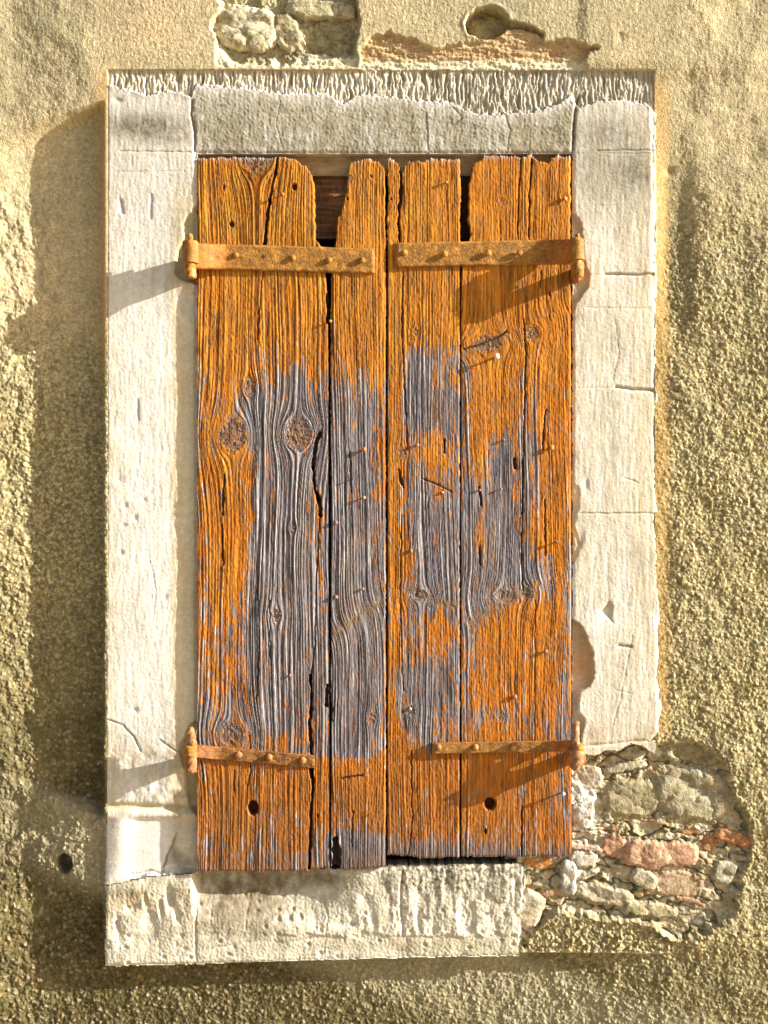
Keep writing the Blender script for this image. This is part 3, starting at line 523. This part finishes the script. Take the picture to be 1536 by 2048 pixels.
def plank(name, box_, outline, period, knots, seed, front, cracks, parent, bends=(), holes=(), curve=None):
    x0, x1, y0, y1 = box_
    X, Y = gr(x0 - 4, x1 + 4, y0 - 8, y1 + 8, 1.15, 2.0)
    g = X + 5 * noise(X / 160 + seed, Y / 420, seed) * 2 + 1.2 * fbm(X / 30, Y / 130, 2, seed + 1); inn = np.zeros(X.shape, f4); rk = np.zeros(X.shape, f4)
    for (cx, cy, r, ey) in knots:
        dx = X - cx; dy = (Y - cy) / ey; r2 = dx * dx + dy * dy + 1
        g = g - dx * (r * r) / np.maximum(r2, (r * .8) ** 2) * np.exp(-r2 / (r * 5) ** 2) * 1.25
        kr = np.sqrt(r2) * (1 + .22 * noise(dx / (r * .6) + cx, dy / (r * .6), seed + 41)) + 1.5 * noise(dx / 5, dy / 5, seed + 43); k = ss(1.05, .7, kr / r) * min(1, r / 9); inn = np.maximum(inn, k); rk = np.where(k > 0, kr, rk)
    for (pts, wd, sh) in bends:
        (bx0, by0), (bx1, by1) = pts; L = math.hypot(bx1 - bx0, by1 - by0); nx_, ny_ = -(by1 - by0) / L, (bx1 - bx0) / L
        dd = (X - bx0) * nx_ + (Y - by0) * ny_; g = g + sh * np.exp(-np.abs(dd) / wd) * np.sign(dd)
    if curve is not None: g = g + curve(X, Y)
    ph = g / period + 1.9 * noise(g / (period * 5), g * 0 + seed, seed + 3) + .7 * noise(g / (period * 1.7), g * 0 + seed * 2, seed + 4) + .5 * noise(g / 3.3, Y / 260, seed + 5)
    ph = np.where(inn > 0, mix(ph, rk / 3.6, inn), ph)
    fr = ph - np.floor(ph); rid = np.where(fr < .62, fr / .62, (1 - fr) / .38)            # slow rise, sharp fall: late wood ridge
    rid = ss(0, 1, rid) ** 1.7
    lid = h01(np.floor(ph).astype(np.int64), np.zeros(ph.shape, np.int64) + seed, 9)
    streak = fbm(X / 4, Y / 90, 3, seed + 11); rough = fbm(X / 4, Y / 12, 3, seed + 13); soft = fbm(X / 60, Y / 200, 3, seed + 15)
    P = paint_field(X, Y)
    P = .88 * np.tanh(P * 1.0) + .5 * ss(720, 520, Y) - .08 * ss(600, 700, Y) + .80 * fbm(X / 9, Y / 46, 4, seed + 17, .68) + .30 * fbm(X / 4, Y / 16, 3, seed + 19)
    pt_ = 0; worn = .50 * (lid - .5) + .36 * (rid - .5)
    pt = ss(-.05, .13, P - worn + .03)
    smooth_ = ss(-.9, .7, fbm(X / 24, Y / 130, 3, seed + 45)); amp = mix(1.0, .72, pt) * (.35 + .95 * lid) * (.35 + .85 * smooth_)
    H = front + 1.12 * amp * rid * min(1.2, (period / 6)) + .36 * rough + .34 * pt * fbm(X / 4, Y / 7, 3, seed + 46) + .7 * soft + .32 * pt + .15 * streak
    H -= 1.4 * np.clip(fbm(X / 5, Y / 55, 3, seed + 21) - .85, 0, 1) * 3
    kn = fbm(X / 13, Y / 8, 3, seed + 23, .5); H += inn * (1.0 * kn - .6 - .75 * amp * rid); H -= inn * 2.0 * np.clip(1 - np.abs(fbm(X / 22, Y / 9, 2, seed + 24)) * 9, 0, 1)
    pt = pt * (1 - .55 * inn)
    # colours: bare silvered timber, and flaking orange paint over it
    gv = np.zeros(X.shape + (3,), f4) + np.array(GREY_V, f4)
    bare = mixc(gv, GREY_R, np.clip(.10 + ss(.45, 1.0, rid) ** 1.5 * (.55 + .5 * lid) * (.6 + .45 * smooth_) + .13 * streak, 0, 1))
    bare = mixc(bare, (.34, .23, .14), .05 + .35 * soft); bare = mixc(bare, (.21, .195, .24), np.clip(.4 * fbm(X / 22, Y / 120, 3, seed + 25) + .12, 0, .55))
    hue = fbm(X / 20, Y / 80, 4, seed + 27)
    orr = mixc(np.zeros(X.shape + (3,), f4) + np.array((.29, .075, .006), f4), (.68, .31, .034), rid * .75 + .10 + .25 * streak + .22 * fbm(X / 3, Y / 5, 2, seed + 51))
    orr = mixc(orr, (.66, .33, .045), ss(820, 480, Y) * (.14 + .35 * hue)); orr = mixc(orr, (.50, .155, .012), .12 + .5 * hue + .42 * ss(800, 1500, Y)); orr = mixc(orr, (.20, .085, .03), .55 * ss(1420, 1640, Y) * (1 + .6 * streak)); orr = mixc(orr, (.55, .33, .07), np.clip(-.5 * hue, 0, .5) * ss(900, 500, Y))
    orr = mixc(orr, (.52, .16, .012), np.clip(.30 * ss(760, 1000, X) + .35 * fbm(X / 40, Y / 120, 3, seed + 55), 0, .6)); orr = mixc(orr, (.17, .065, .02), np.clip(fbm(X / 6, Y / 36, 4, seed + 29, .65) - .35, 0, 1) * 1.3); orr = mixc(orr, (.24, .13, .05), np.clip(fbm(X / 26, Y / 60, 4, seed + 30, .6) - .05, 0, 1) * .8)
    c = mix(bare, orr, pt[..., None]); c = mixc(c, (.16, .085, .04), inn * np.clip(.42 + .5 * kn, 0, .85)); c = mixc(c, (.36, .19, .07), inn * np.clip(-.7 * kn, 0, .5))
    brm = np.clip(fbm(X / 28, Y / 110, 4, seed + 53, .6) - .15, 0, 1); c = mixc(c, (.15, .065, .025), brm * .55)
    chk = ss(.30, .0, rid) * np.clip(.35 + .8 * fbm(X / 7, Y / 70, 3, seed + 49) + .5 * (lid - .5), 0, 1); c = mix(c, mixc(np.zeros_like(c) + np.array((.035, .026, .026), f4), (.075, .022, .006), pt), (chk * .8)[..., None]); H -= .55 * chk
    # bleached fibres at the top and bottom ends
    tipn = .5 + .6 * streak
    c = mixc(c, (.52, .48, .49), ss(y0 + 14, y0 - 2, Y) * tipn)
    d = outline(X, Y)
    c = mixc(c, (.17, .10, .06), ss(y1 - 60, y1, Y) * (.5 + .5 * streak + .2 * rough))
    for (pts, wd, dp) in cracks:
        ppts = np.array(pts, float); lox, loy = ppts.min(0) - 16; hix, hiy = ppts.max(0) + 16
        cs = np.where((X[0] > lox) & (X[0] < hix))[0]; rs = np.where((Y[:, 0] > loy) & (Y[:, 0] < hiy))[0]
        if len(cs) < 2 or len(rs) < 2: continue
        S = np.s_[rs[0]:rs[-1] + 1, cs[0]:cs[-1] + 1]
        q = sdist(X[S] + 2 * fbm(X[S] / 9, Y[S] / 18, 2, seed + 31), Y[S], pts); wv = wd * (1 + .5 * noise(X[S] * 0, Y[S] / 22, seed + 33))
        k = ss(wv + .8, wv - .5, q); H[S] -= dp * k; c[S] = mixc(c[S], (.035, .02, .012), k * .85)
    for (cx, cy, rx, ry, dp) in holes:
        k = ss(1.15, .8, np.sqrt(((X - cx + 1.2 * rough) / rx) ** 2 + ((Y - cy + 2 * rough) / ry) ** 2)); H -= dp * k; c = mixc(c, (.05, .015, .01), k * .9)
        H += .8 * np.exp(-(((X - cx) / (rx * 1.5)) ** 2 + ((Y - cy) / (ry * 1.4)) ** 2))
    for (pts, wd, sh) in bends:
        (bx0, by0), (bx1, by1) = pts; L = math.hypot(bx1 - bx0, by1 - by0); tx, ty = (bx1 - bx0) / L, (by1 - by0) / L
        dd = (X - bx0) * -ty + (Y - by0) * tx; al = (X - bx0) * tx + (Y - by0) * ty; kk = np.exp(-(dd / (wd * .36)) ** 2) * ss(-12, 8, al) * ss(L + 12, L - 8, al)
        gn = fbm(al / 16, dd / 4, 4, seed + 47, .6); c = mixc(c, (.22, .15, .08), kk * (.65 + .4 * gn)); c = mixc(c, (.07, .045, .03), kk * np.clip(gn - .3, 0, 1)); H += kk * (.8 * gn - .6 + .9 * (1 - rid) * amp)
    if seed == 1000: H -= 7.5 * ss(640, 420, Y) * ss(600, 420, X)
    H -= 1.6 * ss(-2.5, 0, d)
    o = sheet(name, X, Y, H, (d < 0), ('abs', front - 22), np.clip(c, .012, .8), M_wood, parent, .6)
    return o
def prof(seed, xl, xr, top, bot, jt=3, jb=2):
    """outline of a plank: xl/xr are lists of (y, x); top/bot lists of (x, y)"""
    def f(X, Y):
        y = Y[:, :1]; L = np.interp(y, [p[0] for p in xl], [p[1] for p in xl]); Rr = np.interp(y, [p[0] for p in xr], [p[1] for p in xr])
        jl = noise(y * 0, y / 14, seed) * 1.0 + noise(y * 0, y / 70, seed + 2) * .8; x = X[:1]
        near = ss(500, 470, y) * 1.8
        T = np.interp(x, [p[0] for p in top], [p[1] for p in top]) + jt * fbm(x / 3.2, x * 0, 2, seed + 3) + jt * noise(x / 14, x * 0, seed + 4)
        B = np.interp(x, [p[0] for p in bot], [p[1] for p in bot]) + jb * fbm(x / 4, x * 0, 2, seed + 5) + jb * noise(x / 22, x * 0, seed + 6)
        return np.maximum(np.maximum(L + jl * (.5 + near) - X, X - Rr - jl * (.5 + near)), np.maximum(T - Y, Y - B)).astype(f4)
    return f
GRP = 'pair of weathered plank shutters in the window'
shl = thing('wooden_shutter', 'weathered orange shutter hinged on its left edge, with a wide gap broken in its top', 'shutter', (-.375, 0, -.716), GRP)
shr = thing('wooden_shutter', 'weathered orange shutter hinged on its right edge, with a narrow slit in its top', 'shutter', (.375, 0, -.69), GRP)
plank('plank', (395,660,314,1741), prof(1, [(300,395),(1800,394)], [(300,612),(345,622),(375,629),(480,631),(498,645),(545,650),(600,656.5),(1200,657.5),(1700,659),(1800,659)],
      [(390,316),(480,315),(552,318),(560,315),(588,319),(600,330),(612,334),(625,352),(631,375)], [(390,1739),(560,1739),(620,1738),(626,1735),(660,1733)]), 7.6,
      [(466,872,27,1.25),(596,868,28,1.15),(585,1055,6,1.3),(552,1230,9,1.4),(463,1468,24,1.0),(515,300,34,1.5),(500,775,10,1.8)], 1000, 9,
      [([(556,318),(550,350),(540,400),(541,410)],1.8,9),([(540,400),(536,430),(532,470),(530,490)],2.6,14),([(527,545),(520,620),(516,680)],1.0,4),([(641,866),(634,880),(629,905),(626,935)],3.6,14),([(626,935),(630,975),(636,1000)],2.6,12),
       ([(634,985),(640,1010),(641,1030)],4,14),([(655,590),(656,645)],2.2,14),([(640,1030),(634,1150),(630,1290),(622,1360)],1.0,4),([(621,1350),(624,1400),(620,1440),(623,1500),(626,1560),(623,1620),(619,1735)],2.3,16),
       ([(655,1370),(653,1410)],3.0,14),([(623,1540),(624,1552)],4,14),([(500,1470),(502,1540),(496,1570)],.9,3),([(516,1150),(520,1290),(514,1400)],.9,2.5),([(450,950),(446,1030)],1.6,5),([(445,1050),(447,1130)],1.3,4),([(470,1540),(468,1580)],.9,3),
       ([(540,1200),(541,1330)],.9,2.5),([(404,1520),(408,1560)],.9,2)],
      shl, holes=((507,1614,10,14,18),(590,376,5,7,9),(553,347,2.5,6,7),(464,449,5,6,6),(448,375,2.5,6,4),(636,1630,2,4,5)))
plank('plank', (661,771,318,1738), prof(2, [(300,704),(335,697),(385,693),(420,684),(440,676),(480,672),(500,668),(545,663),(600,661.5),(1800,662)], [(300,764),(340,769),(500,771),(1800,771)],
      [(690,336),(700,330),(712,325),(730,320),(750,322),(762,334),(770,336)], [(660,1728),(690,1737),(771,1730)], 5), 5.3, [(745,1435,7,1.5),(700,360,6,1.4)], 1100, 10,
      [([(671,1680),(674,1700),(672,1738)],8,20),([(705,1620),(704,1690)],1.0,3),([(700,905),(702,985)],1.0,3),([(664,1405),(665,1440)],1.6,6),([(682,1555),(725,1548)],1.6,3)],
      shl, bends=(([(664,1266),(772,1196)],28,15),), holes=((742,355,2,3,4),(695,400,2,3,4)))
plank('plank', (775,918,318,1714), prof(3, [(300,775),(1800,774.5)], [(300,919),(480,920),(540,918.5),(1800,918)],
      [(774,318),(782,319),(797,331),(803,352),(808,336),(815,327),(840,325),(870,319),(919,322)], [(774,1706),(815,1708),(840,1714),(880,1712),(918,1710)], 4), 4.7,
      [(840,1190,15,.7),(805,905,8,1.3),(822,1420,8,1.2),(830,665,6,1.5)], 1200, 9.5,
      [([(801,345),(803,375),(799,410),(797,440),(799,485)],2.4,12),([(845,958),(880,972),(905,985)],1.0,3),([(806,545),(803,660),(815,900)],1.1,3),([(822,1500),(824,1640),(818,1706)],1.0,4),([(797,940),(802,965),(806,975)],2,5),([(803,1030),(800,1200),(806,1380)],.9,2.5),([(888,880),(888,905)],2,5)],
      shr, bends=(([(850,1195),(918,1215)],22,3.0),), holes=((888,890,2,6,4),(782,400,2,3,4)))
plank('plank', (920,1140,312,1718), prof(4, [(300,965),(322,960),(330,944),(355,941),(372,937),(440,935),(470,942),(500,930),(545,922.5),(600,921.5),(1800,921)], [(300,1139),(600,1140),(1800,1142)],
      [(936,350),(945,330),(962,320),(968,314),(1000,313),(1038,316),(1062,312),(1075,324),(1095,328),(1110,313),(1141,315)], [(920,1710),(1040,1711),(1090,1708),(1120,1712),(1142,1706)], 4), 5.0,
      [(972,690,30,.55),(1064,668,14,1.1),(1012,1192,22,.6),(1050,1186,12,1.0),(1000,1430,8,1.5),(1128,395,6,1.0),(1000,405,6,1.2)], 1300, 8.5,
      [([(1040,318),(1036,400),(1034,480)],1.0,4),([(1063,320),(1058,380),(1057,480)],1.6,5),([(1047,640),(1050,720),(1046,900),(1042,1100),(1044,1180)],1.4,4),([(1043,1610),(1042,1708)],1.3,6),([(1090,820),(1084,900)],1.4,4),
       ([(958,975),(962,1010)],2,5),([(1028,918),(1030,936)],3.5,6),([(925,700),(960,690),(1000,672),(1012,664)],1.5,4),([(1088,1000),(1090,1110)],1.2,3),([(1070,1200),(1068,1500)],.8,2),([(958,1085),(960,1130)],1.6,4),([(1082,545),(1080,575)],1.2,3)],
      shr, bends=(([(930,1245),(1060,1180)],20,5),([(925,712),(1010,672)],16,6)), holes=((979,1606,11,12,18),(970,1660,3,5,4),(1098,590,2,5,3)))
# battens across the back, seen through the broken tops
def batten(x0, x1, parent, seed):
    x, y = gr(x0, x1, 346, 470, 2.0, 1.6); hh = -42 + 1.4 * fbm(x / 90, y / 7, 3, seed) + .4 * fbm(x / 20, y / 4, 2, seed + 1)
    c = mixc(np.zeros(x.shape + (3,), f4) + np.array((.13, .07, .035), f4), (.34, .16, .06), .45 + .6 * fbm(x / 70, y / 9, 3, seed + 2)); c = mixc(c, (.30, .26, .20), .8 * fbm(x / 50, y / 6, 3, seed + 3))
    sheet('batten', x, y, hh, None, ('abs', -46), np.clip(c, .02, 1), M_wood, parent)
batten(410, 764, shl, 210)
x, y = gr(905, 960, 346, 520, 2.2, 3); hh = -32 + .8 * fbm(x / 5, y / 60, 2, 215)
sheet('batten', x, y, hh, None, ('abs', -40), np.zeros(x.shape + (3,), f4) + np.array((.07, .035, .02), f4), M_wood, shr)

# ------------------------------------------------------------------ iron
IRON = np.array((.36, .16, .022)); RUST = np.array((.36, .12, .025)); BARE = np.array((.30, .15, .09))
def icol(V, c, seed, amp=.3, paint=(.62, .32, .06)):
    P = np.array(V); n = fbm(P[:, 0] * 90, P[:, 2] * 90 + P[:, 1] * 60, 4, seed); paint = tuple(.8 * q for q in paint)
    return np.clip(c[None, :] * (1 + amp * n[:, None]) * (1 - np.clip(n - .3, 0, 1)[:, None]) + np.array(paint)[None, :] * np.clip(n - .3, 0, 1)[:, None], .01, .9)
def nail(px, py, surf, r, length, parent, c=BARE, tilt=(0, 0), head=True, dome=.35, paint=(.5, .3, .15)):
    o = W(px, py, surf + length); ax = np.array([tilt[0], -1.0, tilt[1]]); ax /= np.linalg.norm(ax); o = o - ax * (length + 6) / 1000
    L = (length + 6) / 1000; r = r / 1000
    pr = [(r * .42, 0), (r * .42, L - r * .5)] if head else [(r * .5, 0), (r * .55, L - r)]
    pr += [(r, L - r * .42), (r * 1.02, L - r * .2), (r * .75, L + r * dome * .6), (r * .3, L + r * dome)] if head else [(r * .6, L - r * .4), (r * .4, L)]
    V, F = lathe(pr, o, ax, 14, .12, int(px) % 97)
    return raw('nail', V, F, icol(V, np.array(c), int(py) % 50, .3, paint), M_iron, parent)
def strap(parent, xs, yc0, yc1, wid, h0, rise, hx, seed, rust=0.0, thick=6, endr=1.5):
    """xs from free end to hinge end; front face h0, rising by `rise` over the last stretch to the hinge"""
    xe, xh = xs; L = abs(xh - xe); sx = np.linspace(0, 1, int(L / 2)); tt = np.linspace(-1, 1, 34)
    S, Tm = np.meshgrid(sx, tt); Xs = xe + (xh - xe) * S; yc = yc0 + (yc1 - yc0) * S
    wv = wid / 2 * (1 + .05 * fbm(S * 12, Tm * 0 + np.sign(Tm), 3, seed)); Ys = yc + Tm * wv
    Hs = h0 + rise * ss(1 - hx / L, 1, S) + .65 * fbm(Xs / 20, Ys / 14, 5, seed + 1, .6) + 1.1 * fbm(Xs / 60, Ys / 60, 2, seed + 2)
    Hs -= rust * 2.4 * np.clip(fbm(Xs / 18, Ys / 9, 3, seed + 5), 0, 1)
    Hs -= 2.2 * np.clip((np.abs(Tm) - .86) / .14, 0, 1) ** 2 + 2.2 * ss(7 / L, 0, S) ** 2
    Xs = 768 + (Xs - 768) * (1 - Hs / 1000 / D); Ys = 1024 + (Ys - 1024) * (1 - Hs / 1000 / D)
    if xh < xe: Xs, Ys, Hs, S = Xs[:, ::-1], Ys[:, ::-1], Hs[:, ::-1], S[:, ::-1]
    n = fbm(Xs / 40, Ys / 22, 4, seed + 3); n2 = fbm(Xs / 9, Ys / 7, 3, seed + 4)
    c = np.zeros(Xs.shape + (3,), f4) + IRON.astype(f4); c = mixc(c, (.27, .135, .03), .4 + .8 * n); c = mixc(c, (.52, .27, .05), np.clip(-.5 * n + .5 * n2 - .1, 0, .7)); c = mixc(c, (.45, .125, .014), .7 * ss(.72, 1, S) + .3 * n2 * (n > .2)); c = mixc(c, (.16, .065, .028), rust * (.75 + .8 * n2)); c = mixc(c, (.12, .06, .025), np.clip(fbm(Xs / 12, Ys / 8, 4, seed + 8, .65) - .45, 0, 1) * .9); c *= (1 + .2 * n2)[..., None]
    return sheet('hinge_strap', Xs.astype(f4), Ys.astype(f4), Hs.astype(f4), None, ('rel', thick), np.clip(c, .01, .8), M_iron, parent, .9)
def knuckle(px, y0, y1, r, hc, parent, seed, flare=1.12):
    a = W(px, y1, hc); b = W(px, y0, hc); L = np.linalg.norm(b - a); r /= 1000
    V, F = lathe([(r * .8, 0), (r * flare * .97, .0012), (r * flare, L * .05), (r * 1.03, L * .14), (r, L * .5), (r * 1.0, L * .85), (r * .97, L - .002), (r * .82, L)], a, b - a, 28, .10, seed)
    return raw('knuckle', V, F, icol(V, IRON * .95, seed, .35, (.66, .45, .25)), M_iron, parent)
def pintle(label, px, segs, hc, armz, seed, ar=9, cx=None, c=IRON):
    """segs = [(y, r)] from the lowest point up; armz = (top, bottom) of the bar let into the stone"""
    root = thing('hinge_pintle', label, 'hinge pin', tuple(W(px, segs[0][0], hc)), 'hinge pins let into the stone')
    a = W(px, segs[0][0], hc); b = W(px, segs[-1][0], hc); L = np.linalg.norm(b - a); kk = L / abs(segs[0][0] - segs[-1][0])
    sy = np.array([q[0] for q in segs], float); sr = np.array([q[1] for q in segs], float); o_ = np.argsort(sy); ys_ = np.linspace(sy.max(), sy.min(), 40)
    V, F = lathe([(float(np.interp(q, sy[o_], sr[o_])) / 1000, (segs[0][0] - q) * kk) for q in ys_], a, b - a, 24, .22, seed)
    V = [v + np.array([.0012 * math.sin(v[2] * 90 + seed), 0, 0]) for v in V]
    raw('pin', V, F, icol(V, np.array(c), seed, .5, (.60, .50, .40)), M_iron, root)
    cxp = px if cx is None else cx; p0 = W(cxp - ar, armz[1], hc); p1 = W(cxp + ar, armz[0], hc)
    xs_ = np.linspace(p0[0], p1[0], 7); V = []; F = []
    nlev = 7
    for i in range(nlev):
        yv = -(hc - 3) / 1000 + (hc + 22) / 1000 * i / (nlev - 1); f = 1 + .10 * math.sin(i * 2.1 + seed)
        mx_, mz_ = (p0[0] + p1[0]) / 2, (p0[2] + p1[2]) / 2; hx_, hz_ = (p1[0] - p0[0]) / 2 * f, abs(p1[2] - p0[2]) / 2 * f
        for k in range(12):
            an = 2 * math.pi * (k + .5) / 12; q = (abs(math.cos(an)) ** 4 + abs(math.sin(an)) ** 4) ** -.25
            V.append(np.array([mx_ + hx_ * math.cos(an) * q, yv, mz_ + hz_ * math.sin(an) * q]))
    for i in range(nlev - 1):
        for k in range(12): F.append((i * 12 + k, i * 12 + (k + 1) % 12, (i + 1) * 12 + (k + 1) % 12, (i + 1) * 12 + k))
    F.append(tuple(range(12))[::-1])
    raw('arm', V, F, icol(V, RUST, seed + 3, .3), M_iron, root)
    return root
HC = 42; HC2 = 50
s1 = strap(shl, (750, 386), 522, 512, 50, 16, 26, 70, 21, thick=13)
knuckle(381, 482, 528, 15.5, HC, s1, 31)
for x, y in ((430,509),(471,510),(585,516),(658,520),(724,520)): nail(x, y, 16, 6.2, 3.2 + (x % 3), s1, IRON, (0, 0), True, .3)
nail(529, 513, 16, 4.5, .6, s1, (.12, .05, .02), (0, 0), True, .1)
s2 = strap(shr, (791, 1152), 510, 503, 49, 16.5, 34, 80, 22)
knuckle(1154, 477, 522, 13.5, HC2, s2, 32)
for x, y in ((809,505),(890,508),(977,505),(1039,505),(1107,503)): nail(x, y, 16.5, 6.3, 5.5 if 850 < x < 1060 else 1.5, s2, IRON, (.1, 0), True, .3)
s3 = strap(shl, (630, 384), 1524, 1502, 26, 15, 25, 60, 23, .75, 6)
knuckle(380, 1490, 1512, 13, HC, s3, 33, 1.05)
for x, y in ((418,1502),(477,1510),(538,1515),(605,1521)): nail(x, y, 15, 7, 3, s3, (.42,.17,.05), (0, 0), True, .5)
s4 = strap(shr, (864, 1150), 1497, 1492, 22, 19, 30, 70, 24, .3, 6)
knuckle(1157, 1487, 1500, 11.5, HC2, s4, 34, 1.0)
for x, y in ((877,1495),(951,1495),(1026,1496),(1120,1494)): nail(x, y, 19, 6.2, 2.5, s4, (.42,.18,.05), (0, 0), True, .4)
pintle('ochre painted hinge pin at the upper left corner of the shutters', 379, [(557,7),(555,10.5),(540,12),(531,12.5),(500,7),(482,6),(470,5),(467,3)], HC, (529, 553), 41, 11)
pintle('ochre painted hinge pin at the upper right corner of the shutters', 1155, [(562,3),(556,6),(553,11),(540,12.5),(526,13),(500,6),(477,5.5),(468,4.5)], HC2, (527, 556), 42, 11, 1158)
pintle('rusty hinge pin with a bare tip in the left jamb, above the slumped limewash', 383, [(1546,6),(1544,10.5),(1530,11.5),(1514,11),(1500,8),(1488,9),(1468,8.5),(1457,6),(1454,4)], HC, (1514, 1540), 43, 10, 380, (.34, .15, .05))
pintle('rusty hinge pin with a tall crooked tip above the broken brickwork', 1152, [(1541,5),(1538,9),(1522,14),(1504,16.5),(1501,16),(1500,9),(1488,8),(1470,7),(1445,6.5),(1443,5)], HC2, (1503, 1532), 44, 12, 1160, (.36, .18, .08))
# loose nails left in the boards
for (x, y, r, ln, par, c) in ((994,712,5.5,15,shr,(.80,.78,.74)),(729,899,4.5,7,shl,(.50,.24,.08)),(707,957,2.0,8,shl,BARE),(728,995,3.5,8,shl,(.55,.30,.15)),(672,1045,4.5,4,shl,(.28,.14,.12)),(672,1194,4.5,4,shl,(.28,.14,.12)),
        (835,890,3.5,5,shr,(.40,.2,.12)),(1104,895,5,6,shr,(.58,.27,.06)),(1113,1084,3.6,7,shr,(.25,.12,.08)),(822,1102,4,3.5,shr,(.30,.16,.1)),(1092,1303,4,4,shr,(.34,.16,.10)),(1030,1394,5,4,shr,(.30,.15,.12)),
        (1127,1588,4,15,shr,(.62,.52,.38)),(580,1351,3,3,shl,(.3,.16,.1)),(726,1178,3,4,shl,(.34,.16,.08)),(565,388,3.2,7,shl,(.50,.22,.04)),(885,985,3,2.5,shr,(.5,.25,.08)),(960,980,2.6,2.5,shr,(.3,.15,.1)),
        (893,364,3,6,shr,(.52,.24,.05)),(1130,397,5,5,shr,(.5,.23,.05)),(661,642,3,7,shl,(.6,.3,.08)),(1008,880,2.5,3,shr,(.3,.15,.1)),(820,1418,4,2,shr,(.35,.3,.28)),(1003,978,2.5,4,shr,(.5,.26,.1)),(745,1628,2,6,shl,BARE)):
    nail(x, y, 9.5, r, ln, par, c, (.12, .05), True, .45)
